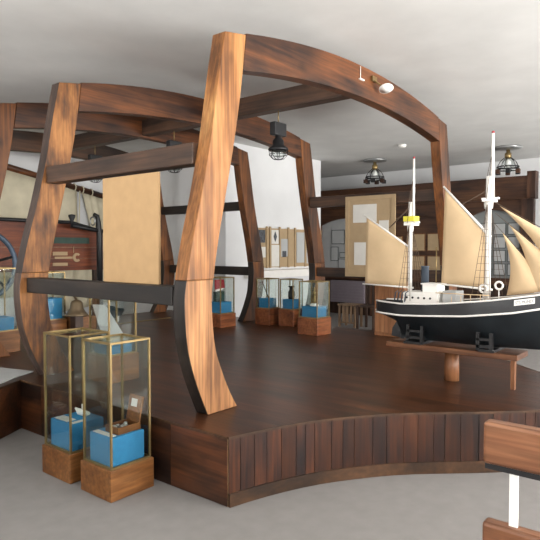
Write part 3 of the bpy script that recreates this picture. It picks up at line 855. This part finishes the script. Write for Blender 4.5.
lantern(3.88, 3.085, .49, 'black caged lantern under the centre beam, large and nearest, beside the pale rib')
lantern(5.55, 3.085, .49, 'black caged lantern just above the right end of the hanging hardboard panel')
lantern(7.25, 3.085, .49, 'black caged lantern farthest back, above the left edge of the hanging hardboard panel')

sp = thing('spotlight', (5.17, 2.85, 3.25), 'small white faced spotlight clipped to the nearest frame top', 'spotlight')
MB().box(5.07, 5.16, 2.828, 2.85, 3.25, 3.30).build('bracket', M['brass'], sp)
MB().tube([(5.11, 2.835, 3.26), (5.16, 2.79, 3.22), (5.19, 2.76, 3.20)], .009, 6).build('arm', M['brass'], sp)
R_ = Vector((-.30, -.30, -.90)).to_track_quat('Z', 'Y').to_matrix()
MB().lathe([(.02, -.04), (.03, -.032), (.068, .0), (.072, .010)], (5.19, 2.745, 3.19), 24, R_).build('shade', M['white_paint'], sp)
MB().lathe([(.0001, .008), (.066, .006), (.068, .011), (.0001, .016)], (5.19, 2.745, 3.19), 24, R_).build('lamp_face', M['lamp_white'], sp)
ck = MB().tube([(4.86, 2.842, 3.34), (4.86, 2.842, 3.225)], .004, 6); ck.box(4.84, 4.92, 2.83, 2.85, 3.212, 3.224)
tag(ck.build('cable_clip', M['white_paint']), 'white cable and clip on the nearest frame top, left of the spotlight', 'cable clip')

def ceiling_light(x, y, label):
    t = thing('ceiling_light', (x, y, CEIL), label, 'ceiling light', 'ceiling lights with glass globes')
    z = CEIL
    MB().lathe([(.24, z - .001), (.25, z - .02), (.235, z - .04), (.12, z - .055), (.0001, z - .056)], (x, y, 0), 28).build('ceiling_plate', M['steel'], t)
    MB().lathe([(.035, z - .056), (.035, z - .10), (.06, z - .12), (.06, z - .20), (.04, z - .215)], (x, y, 0), 16).build('stem', M['brass'], t)
    MB().lathe([(.05, z - .215), (.105, z - .27), (.12, z - .34), (.10, z - .41), (.05, z - .45), (.0001, z - .455)], (x, y, 0), 20).build('globe', M['glass'], t)
    MB().lathe([(.02, z - .22), (.05, z - .28), (.055, z - .33), (.03, z - .37), (.0001, z - .38)], (x, y, 0), 14).build('bulb', M['lamp_white'], t)
    f = MB()
    for k in range(6):
        a = k * PI / 3
        f.tube([(x + r_ * math.cos(a), y + r_ * math.sin(a), z - zz) for r_, zz in ((.06, .20), (.14, .27), (.19, .37), (.2, .42))], .007, 5)
    for r_, zz in ((.19, .37), (.20, .42)):
        f.tube([(x + r_ * math.cos(k * PI / 12), y + r_ * math.sin(k * PI / 12), z - zz) for k in range(24)], .012, 6, closed=True)
    f.build('cage', M['black'], t)
    for k in range(6):
        a = k * PI / 3 + .3
        MB().box(x + .2 * math.cos(a) - .035, x + .2 * math.cos(a) + .035, y + .2 * math.sin(a) - .035, y + .2 * math.sin(a) + .035, z - .50, z - .425).build('lamp_cup', M['black'] if k % 2 else M['partition_z'], t)
    return t
ceiling_light(11.0, 6.07, 'caged glass globe ceiling light left of the two, above the tan pinboard')
ceiling_light(11.2, 3.39, 'caged glass globe ceiling light right of the two, beside the tall fore mast')
o = MB().lathe([(.075, CEIL - .001), (.075, CEIL - .025), (.05, CEIL - .05), (.0001, CEIL - .052)], (9.75, 4.82, 0), 20).build('smoke_detector', M['white_paint'])
tag(o, 'small round white smoke detector on the grey ceiling', 'smoke detector')

# ------------------------------------------------------------------ right hand timber partition (far)
PX = 12.2
pt = MB()
bays = [(3.42, 4.60, 2.17, 2.41), (4.85, 6.60, 2.15, 2.36), (6.82, 8.30, 2.17, 2.35)]
def arcz(y, a, b_, s_, c): 
    u = (y - (a + b_) / 2) / ((b_ - a) / 2); return s_ + (c - s_) * math.sqrt(max(0, 1 - u * u * .98)) if False else s_ + (c - s_) * (1 - u * u)
for a, b_, s_, c in bays:
    n_ = 14
    Lw = [(a + (b_ - a) * i / n_, arcz(a + (b_ - a) * i / n_, a, b_, s_, c)) for i in range(n_ + 1)]
    U = [(y, 2.60) for y, z in Lw]
    pt.strip(U, Lw, 'x', PX, PX + .06)
struct(pt.build('trim_1', M['partition']))
struct(MB().box(PX - .06, PX + .10, 3.30, 9.95, 2.60, 3.06).build('trim_2', M['partition']))
q = MB()
for a, b_ in ((3.18, 3.42), (4.60, 4.85), (6.60, 6.82), (8.30, 8.52)):
    q.box(PX - .04, PX + .10, a, b_, 0, 2.60)
q.box(PX - .09, PX + .13, 3.14, 3.30, 2.60, 3.14)
struct(q.build('trim_3', M['partition_z']))
struct(MB().box(PX + .01, PX + .10, 3.42, 8.30, 0, .86).build('trim_4', M['panel_dark']))
struct(MB().box(PX - .05, PX + .11, 3.42, 9.95, .86, 1.0).build('trim_5', M['partition']))
struct(MB().box(PX + .01, PX + .10, 8.52, 9.95, 0, 2.60).build('trim_6', M['partition_z']))
# exhibit boards inside the bays
def exhibit_board(y0, y1, z0, z1, papers, label, bmat, fmat):
    t = thing('exhibit_board', (PX + .3, (y0 + y1) / 2, z0), label, 'exhibit board', 'exhibit boards in the timber bays')
    MB().box(PX + .11, PX + .15, y0, y1, z0, z1).build('board', bmat, t)
    for (a, b_, c, e) in papers:
        f = MB(); k = .018
        f.box(PX + .095, PX + .11, a, b_, c, e)
        fo = f.build('picture_frame', fmat, t)
        MB().box(PX + .088, PX + .095, a + k, b_ - k, c + k, e - k).build('print', M['paper_grey'], fo)
    return t
exhibit_board(6.83, 8.29, 1.0, 2.45, [(7.62, 8.0, 1.72, 2.08), (7.38, 7.60, 1.55, 2.08), (7.80, 8.02, 1.30, 1.66), (7.36, 7.76, 1.38, 1.52), (7.40, 7.80, 1.05, 1.36), (6.95, 7.30, 1.1, 1.9)],
              'grey arched exhibit board of framed papers, just right of the second frame', M['sheet'], M['frame_grey'])
pp = []
for i in range(4):
    for j_ in range(4):
        pp.append((3.46 + i * .28, 3.46 + i * .28 + .25, 1.05 + j_ * .28, 1.05 + j_ * .28 + .25))
exhibit_board(3.43, 4.59, 1.0, 2.45, pp, 'grey arched exhibit board with a grid of framed papers behind the jibs', M['grey_board'], M['frame_grey'])
exhibit_board(4.86, 6.59, 1.0, 2.45, [(5.0, 5.45, 1.1, 1.45), (5.5, 5.95, 1.1, 1.45), (5.0, 5.45, 1.55, 1.95), (5.5, 5.95, 1.55, 1.95), (6.05, 6.5, 1.2, 1.9)],
              'dark exhibit board of tan prints between the two masts', M['partition'], M['case_wood'])
for ch_ in [o for o in bpy.data.objects if o.name.startswith('exhibit_board') and 'tan prints' in o.get('label', '')]:
    for c in ch_.children:
        for g in c.children: g.data.materials.clear(); g.data.materials.append(M['board_pale'])
rd = thing('radiator', (12.0, 7.4, 0), 'mauve grey slatted radiator on the dark far panelling under the grey board', 'radiator')
f = MB(); f.box(12.02, 12.14, 6.9, 7.85, .30, .83); f.build('body', M['radiator'], rd)
f = MB()
for k in range(7): f.box(12.0, 12.02, 6.92, 7.83, .33 + k * .07, .375 + k * .07)
f.build('slats', M['radiator'], rd)
MB().box(12.14, 12.211, 7.0, 7.1, .5, .6).build('wall_bracket', M['black'], rd)
MB().box(12.06, 12.10, 7.6, 7.64, 0, .30).build('foot', M['black'], rd); MB().box(12.06, 12.10, 7.0, 7.04, 0, .30).build('foot', M['black'], rd)
# chairs near the far wall
def chair(x, y, mat, label):
    t = thing('slat_chair', (x, y, 0), label, 'chair')
    MB().box(x - .2, x + .2, y - .2, y + .2, .44, .475, .008).build('seat', mat, t)
    for a, b_ in ((-.18, -.18), (-.18, .18)):
        MB().box(x + a - .02, x + a + .02, y + b_ - .02, y + b_ + .02, 0, .44).build('leg', mat, t)
    for b_ in (-.18, .18):
        MB().box(x + .16, x + .20, y + b_ - .02, y + b_ + .02, 0, .44).build('leg', mat, t)
    f = MB()
    for b_ in (-.18, .18): f.box(x + .16, x + .20, y + b_ - .02, y + b_ + .02, .475, .95)
    f.box(x + .165, x + .195, y - .16, y + .16, .85, .95)
    for k in range(4): f.box(x + .17, x + .19, y - .13 + k * .075, y - .095 + k * .075, .475, .85)
    f.build('backrest', mat, t)
    return t
st = thing('slat_stool', (10.25, 6.2, 0), 'low pale slatted stool on the far floor below the radiator', 'stool')
MB().box(10.08, 10.42, 5.98, 6.42, .44, .47, .006).build('seat', M['chair_wood'], st)
for a in (10.10, 10.36):
    for b_ in (6.0, 6.36):
        MB().box(a, a + .04, b_, b_ + .04, 0, .44).build('leg', M['chair_wood'], st)
for k in range(3):
    MB().box(10.11, 10.13, 6.08 + k * .09, 6.13 + k * .09, .10, .44).build('slat', M['chair_wood'], st)
MB().box(10.105, 10.135, 6.04, 6.36, .08, .11).build('stretcher', M['chair_wood'], st)
chair(10.2, 5.72, M['chair_dark'], 'dark wooden slat backed chair on the far floor, left of the orange cabinet')

# ------------------------------------------------------------------ display on the white wall in the middle
WY = 7.05
db = thing('display_board', (9.3, WY, 1.25), 'pale wooden display board of pictures on the white wall above the ledge', 'display board')
MB().box(8.05, 10.39, WY - .03, WY + .001, 1.245, 2.0).build('backing', M['board_pale'], db)
f = MB()
for xx in (8.52, 8.62, 8.92, 9.20, 9.42, 9.78, 10.02): f.box(xx - .022, xx + .022, WY - .055, WY - .03, 1.235, 2.03)
f.build('battens', M['board_pale'], db)
for (a, b_, c, e, m_) in ((8.12, 8.46, 1.72, 1.96, 'ink'), (8.16, 8.48, 1.44, 1.64, 'paper'), (8.66, 8.88, 1.70, 1.97, 'paper'), (8.66, 8.90, 1.26, 1.68, 'paper'),
                          (8.96, 9.17, 1.45, 1.80, 'paper_grey'), (9.0, 9.12, 1.44, 1.56, 'ink'), (9.48, 9.74, 1.32, 1.94, 'paper_grey'), (9.82, 9.98, 1.3, 1.92, 'paper_grey'), (10.08, 10.35, 1.66, 1.95, 'paper'), (10.08, 10.35, 1.28, 1.60, 'paper')):
    MB().box(a, b_, WY - .044, WY - .030 if m_ != 'ink' else WY - .0301, c, e).build('picture', M[m_], db) if m_ != 'ink' else MB().box(a, b_, WY - .050, WY - .044, c, e).build('picture', M[m_], db)
MB().prism([(8.72, 1.84), (8.77, 1.94), (8.82, 1.84), (8.77, 1.74)], 'y', WY - .05, WY - .044).build('emblem', M['ink'], db)
lg = MB().box(7.9, 10.39, WY - .30, WY + .002, 1.06, 1.20).build('ledge', M['white_paint'])
tag(lg, 'long bright white ledge on the white wall under the display board', 'ledge')

# ------------------------------------------------------------------ left background
# spar with hanging sails on the back wall
s = thing('hanging_sail', (5.6, 9.93, 2.9), 'cream canvas sail hanging from a sloping wooden spar on the back wall', 'sail')
def spz(x): return 3.06 - (x - 4.8) * .192
MB().tube([(3.4, 9.93, spz(3.4)), (7.15, 9.93, spz(7.15))], .06, 12).build('spar', M['arch'], s)
def cloth(x0a, x1a, x0b, x1b, zb, nm):
    nu, nv = 40, 10; vs = []; fs = []
    for i in range(nu + 1):
        for j_ in range(nv + 1):
            u, v = i / nu, j_ / nv
            xt = x0a + (x1a - x0a) * u; xb = x0b + (x1b - x0b) * u
            zt = spz(xt) - .05
            vs.append((xt + (xb - xt) * v, 9.92 + .022 * math.sin(u * 26 + v) * (.3 + v), zt + (zb - zt) * v))
    for i in range(nu):
        for j_ in range(nv):
            q = i * (nv + 1) + j_; fs.append((q, q + 1, q + nv + 2, q + nv + 1))
    o = MB().add(vs, fs, True).build(nm, M['canvas'], s)
    so = o.modifiers.new('thickness', 'SOLIDIFY'); so.thickness = .006
def lowcloth():
    nu, nv = 60, 6; vs = []; fs = []
    for i in range(nu + 1):
        for j_ in range(nv + 1):
            u, v = i / nu, j_ / nv
            vs.append((5.2 + 1.95 * u, 9.87 + .03 * math.sin(u * 48 + .6 * math.sin(v * 4)), 1.42 - .06 * math.sin(u * 5) - .95 * v))
    for i in range(nu):
        for j_ in range(nv):
            q = i * (nv + 1) + j_; fs.append((q, q + 1, q + nv + 2, q + nv + 1))
    o = MB().add(vs, fs, True).build('canvas_fold', M['canvas'], s)
    so = o.modifiers.new('thickness', 'SOLIDIFY'); so.thickness = .006
cloth(3.5, 6.30, 3.5, 6.35, .75, 'canvas'); lowcloth()
cloth(6.42, 7.1, 6.95, 7.15, .75, 'canvas')
f = MB()
for xx in (6.25, 6.42, 6.62):
    f.tube([(xx, 9.93 + .068 * math.cos(k * PI / 6), spz(xx) + .068 * math.sin(k * PI / 6)) for k in range(12)], .012, 6, closed=True)
f.tube([(6.33, 9.86, spz(6.33) - .05), (6.30, 9.86, 2.0)], .012, 6)
f.build('lashing', M['canvas'], s)
# tool board
tb = thing('tool_board', (4.8, 8.62, 0), 'red brown wooden tool board with a dark plaque, before the hanging sails', 'tool board')
MB().prism([(3.2, 1.25), (5.96, 1.245), (5.96, 1.88), (5.35, 2.02), (3.2, 2.03)], 'y', 8.6, 8.64).build('panel', M['tool_board'], tb)
for xx in (3.4, 5.8):
    MB().box(xx, xx + .07, 8.641, 8.70, 0.001 if True else 0, 1.9).build('post', M['panel_dark'], tb)
MB().box(4.95, 5.68, 8.585, 8.60, 1.69, 1.79).build('plaque', M['green_dark'], tb)
f = MB(); f.box(3.2, 5.96, 8.594, 8.60, 1.625, 1.633); f.box(3.2, 5.96, 8.594, 8.60, 1.44, 1.446)
f.build('inlay_line', M['chair_wood'], tb)
MB().box(5.01, 5.27, 8.585, 8.60, 1.495, 1.555).build('name_plate', M['board_pale'], tb)
MB().box(5.01, 5.27, 8.585, 8.60, 1.325, 1.375).build('name_plate', M['board_pale'], tb)
MB().tube([(3.2, 8.60, 2.05), (5.35, 8.60, 2.04), (5.96, 8.60, 1.90)], .03, 8).build('edge_rail', M['black'], tb)
wr = thing('spanner', (5.3, 8.59, 1.46), 'pale open ended spanner fixed flat on the red brown tool board', 'spanner')
MB().box(5.04, 5.36, 8.582, 8.5995, 1.44, 1.475).build('handle', M['board_pale'], wr)
arc = [(5.44 + .075 * math.cos(t), 1.46 + .075 * math.sin(t)) for t in [math.radians(40 + 280 * k / 16) for k in range(17)]]
arci = [(5.45 + .035 * math.cos(t), 1.46 + .035 * math.sin(t)) for t in [math.radians(50 + 260 * k / 16) for k in range(17)]]
MB().strip(arc, arci, 'y', 8.582, 8.5995).build('jaw', M['board_pale'], wr)
MB().tube([(5.38, 8.585, 1.535), (5.38, 8.585, 1.64)], .006, 6).build('hook', M['board_pale'], wr)
# davit
dv = thing('davit', (5.72, 8.35, PH), 'black iron davit with a hooked top standing before the red brown tool board', 'davit')
MB().tube([(5.72, 8.35, PH + .001), (5.72, 8.35, 1.85), (5.70, 8.35, 2.05), (5.68, 8.35, 2.15), (5.62, 8.35, 2.17)], [.055, .05, .045, .04, .035], 10).build('post', M['black'], dv)
MB().tube([(5.78, 8.35, 1.90), (5.55, 8.35, 1.93), (5.22, 8.35, 1.98)], .035, 8).build('arm', M['black'], dv)
MB().lathe([(.03, 1.95), (.025, 2.05), (.055, 2.12), (.055, 2.15), (.0001, 2.16)], (5.21, 8.35, 0), 12).build('bollard', M['black'], dv)
MB().tube([(5.56 + .0, 8.30 + .07 * math.cos(k * PI / 8), 2.06 + .07 * math.sin(k * PI / 8)) for k in range(16)], .012, 6, closed=True).build('shackle', M['steel'], dv)
# iron wheel on a stand
wh = thing('iron_wheel', (3.28, 7.25, PH), 'blue grey iron ship wheel on a stand at the left edge', 'ship wheel')
c = (3.28, 7.25, 1.40)
MB().tube([(c[0] + .42 * math.cos(k * PI / 20), c[1], c[2] + .42 * math.sin(k * PI / 20)) for k in range(40)], .035, 8, closed=True).build('rim', M['iron_blue'], wh)
f = MB()
for k in range(6):
    a = k * PI / 3 + .25
    f.tube([(c[0], c[1], c[2]), (c[0] + .40 * math.cos(a), c[1], c[2] + .40 * math.sin(a))], .018, 6)
f.lathe([(.07, -.05), (.07, .05)], c, 14, Matrix.Rotation(PI / 2, 3, 'X'))
f.build('spokes', M['black'], wh)
MB().box(c[0] - .06, c[0] + .06, c[1] + .06, c[1] + .16, PH + .001, 1.45).build('stand', M['chair_dark'], wh, .006)
MB().tube([c, (c[0], c[1] + .10, c[2])], .03, 8).build('axle', M['black'], wh)
# bell on plinth
bl = thing('ship_bell', (4.44, 7.0, PH), 'bronze ship bell on a dark post and orange plinth behind the front cases', 'bell')
MB().box(4.40, 4.76, 7.04, 7.35, PH + .001, .66).build('plinth', M['case_wood'], bl, .004)
MB().box(4.34, 4.46, 6.90, 7.03, PH + .001, .70).build('post', M['chair_dark'], bl, .004)
MB().lathe([(.0001, .70), (.15, .70), (.15, .715), (.115, .75), (.09, .80), (.08, .87), (.06, .90), (.02, .915), (.0001, .92)][1:], (4.40, 6.965, 0), 20).build('bell', M['bronze'], bl)
MB().tube([(4.40, 6.965, .915), (4.36, 6.965, .97), (4.30, 6.965, .99)], .016, 6).build('hanger', M['bronze'], bl)
# dark teal bundle
bu = thing('model_boat', (5.5, 7.75, PH), 'small dark teal boat hull lying behind the leaning grey sheet', 'model boat')
f = MB()
pts = [(-.3, .03, .26), (-.15, .09, .20), (.05, .11, .15), (.22, .07, .14), (.3, .02, .18)]
f.tube([(5.45 + a, 7.75, PH + z_) for a, r_, z_ in pts], [r_ for a, r_, z_ in pts], 10); f.build('hull', M['teal_dark'], bu)
f = MB(); f.box(5.42, 5.46, 7.69, 7.81, PH + .001, PH + .09); f.box(5.58, 5.62, 7.69, 7.81, PH + .001, PH + .09); f.build('chock', M['white_paint'], bu)
o = MB().box(5.3, 6.45, 7.40, 7.43, PH + .001, PH + .012).build('floor_strip', M['brass']); tag(o, 'thin brass strip lying across the back of the platform', 'strip')
# grey sheet on the platform jut
o = MB().hexa([(2.30, 4.86, PH + .003), (2.60, 5.05, PH + .003), (2.78, 5.13, PH + .003), (2.60, 5.75, PH + .003),
               (2.30, 4.86, PH + .012), (2.60, 5.05, PH + .012), (2.78, 5.13, PH + .012), (2.60, 5.75, PH + .012)]).build('grey_sheet', M['sheet'])
tag(o, 'light grey sheet lying on the platform edge at far left', 'sheet')

# ------------------------------------------------------------------ light
CEIL_FILL = 620  # power of the lamps added to brighten the ceiling
wd = bpy.data.worlds.new('sky'); scene.world = wd; wd.use_nodes = True
bg = wd.node_tree.nodes['Background']; bg.inputs[0].default_value = (0.80, 0.88, 1.0, 1); bg.inputs[1].default_value = 1.0
def area(name, loc, rot, sx, sy, power, colr=(1, 1, 1)):
    l = bpy.data.lights.new(name, 'AREA'); l.shape = 'RECTANGLE'; l.size = sx; l.size_y = sy; l.energy = power; l.color = colr
    o = bpy.data.objects.new(name, l); col.objects.link(o); o.location = loc; o.rotation_euler = rot
    return o
for i, (a, b_) in enumerate(WIN):
    area('window_daylight', ((a + b_) / 2, Y0 - .25, (WZ[0] + WZ[1]) / 2), (PI / 2, 0, 0), b_ - a, WZ[1] - WZ[0], 300, (1.0, 0.98, 0.95))
    area('added_ceiling_fill', ((a + b_) / 2, Y0 - .55, WZ[0] + .2), (PI / 2 + math.radians(42), 0, 0), b_ - a, 1.0, CEIL_FILL, (1.0, 0.97, 0.93))  # upward tilted lamp, added to brighten the ceiling
for a, b_ in LWIN_ADDED:
    area('added_ceiling_fill', (X0 - .55, (a + b_) / 2, 1.4), (PI / 2 + math.radians(50), 0, -PI / 2), b_ - a, 1.0, 640, (1.0, 0.97, 0.93))  # added lamp outside each left window, lifts the ceiling at left
fl = bpy.data.lights.new('camera_flash', 'SPOT'); fl.energy = 60; fl.spot_size = math.radians(95); fl.spot_blend = .6; fl.shadow_soft_size = .03; fl.color = (1, .97, .93)
fo = bpy.data.objects.new('camera_flash', fl); col.objects.link(fo); fo.location = (.03, -.03, 1.68)

# ------------------------------------------------------------------ camera
cam = bpy.data.cameras.new('camera'); co = bpy.data.objects.new('camera', cam); col.objects.link(co)
cam.sensor_width = 36; cam.sensor_fit = 'HORIZONTAL'; cam.lens = 36 * 577 / 540
cam.clip_start = .05; cam.clip_end = 100
pitch = math.atan(21 / 577); yaw = math.atan2(.631, .7755)
fw = Vector((math.cos(yaw) * math.cos(pitch), math.sin(yaw) * math.cos(pitch), -math.sin(pitch)))
co.location = (0, 0, 1.6); co.rotation_euler = fw.to_track_quat('-Z', 'Y').to_euler()
fo.rotation_euler = fw.to_track_quat('-Z', 'Y').to_euler()
scene.camera = co
vs_ = scene.view_settings
vs_.view_transform = 'Standard'; vs_.look = 'None'; vs_.gamma = 1; vs_.exposure = -0.55; vs_.use_curve_mapping = False
scene.cycles.max_bounces = 8; scene.cycles.transparent_max_bounces = 16
scene.cycles.caustics_reflective = False; scene.cycles.caustics_refractive = False
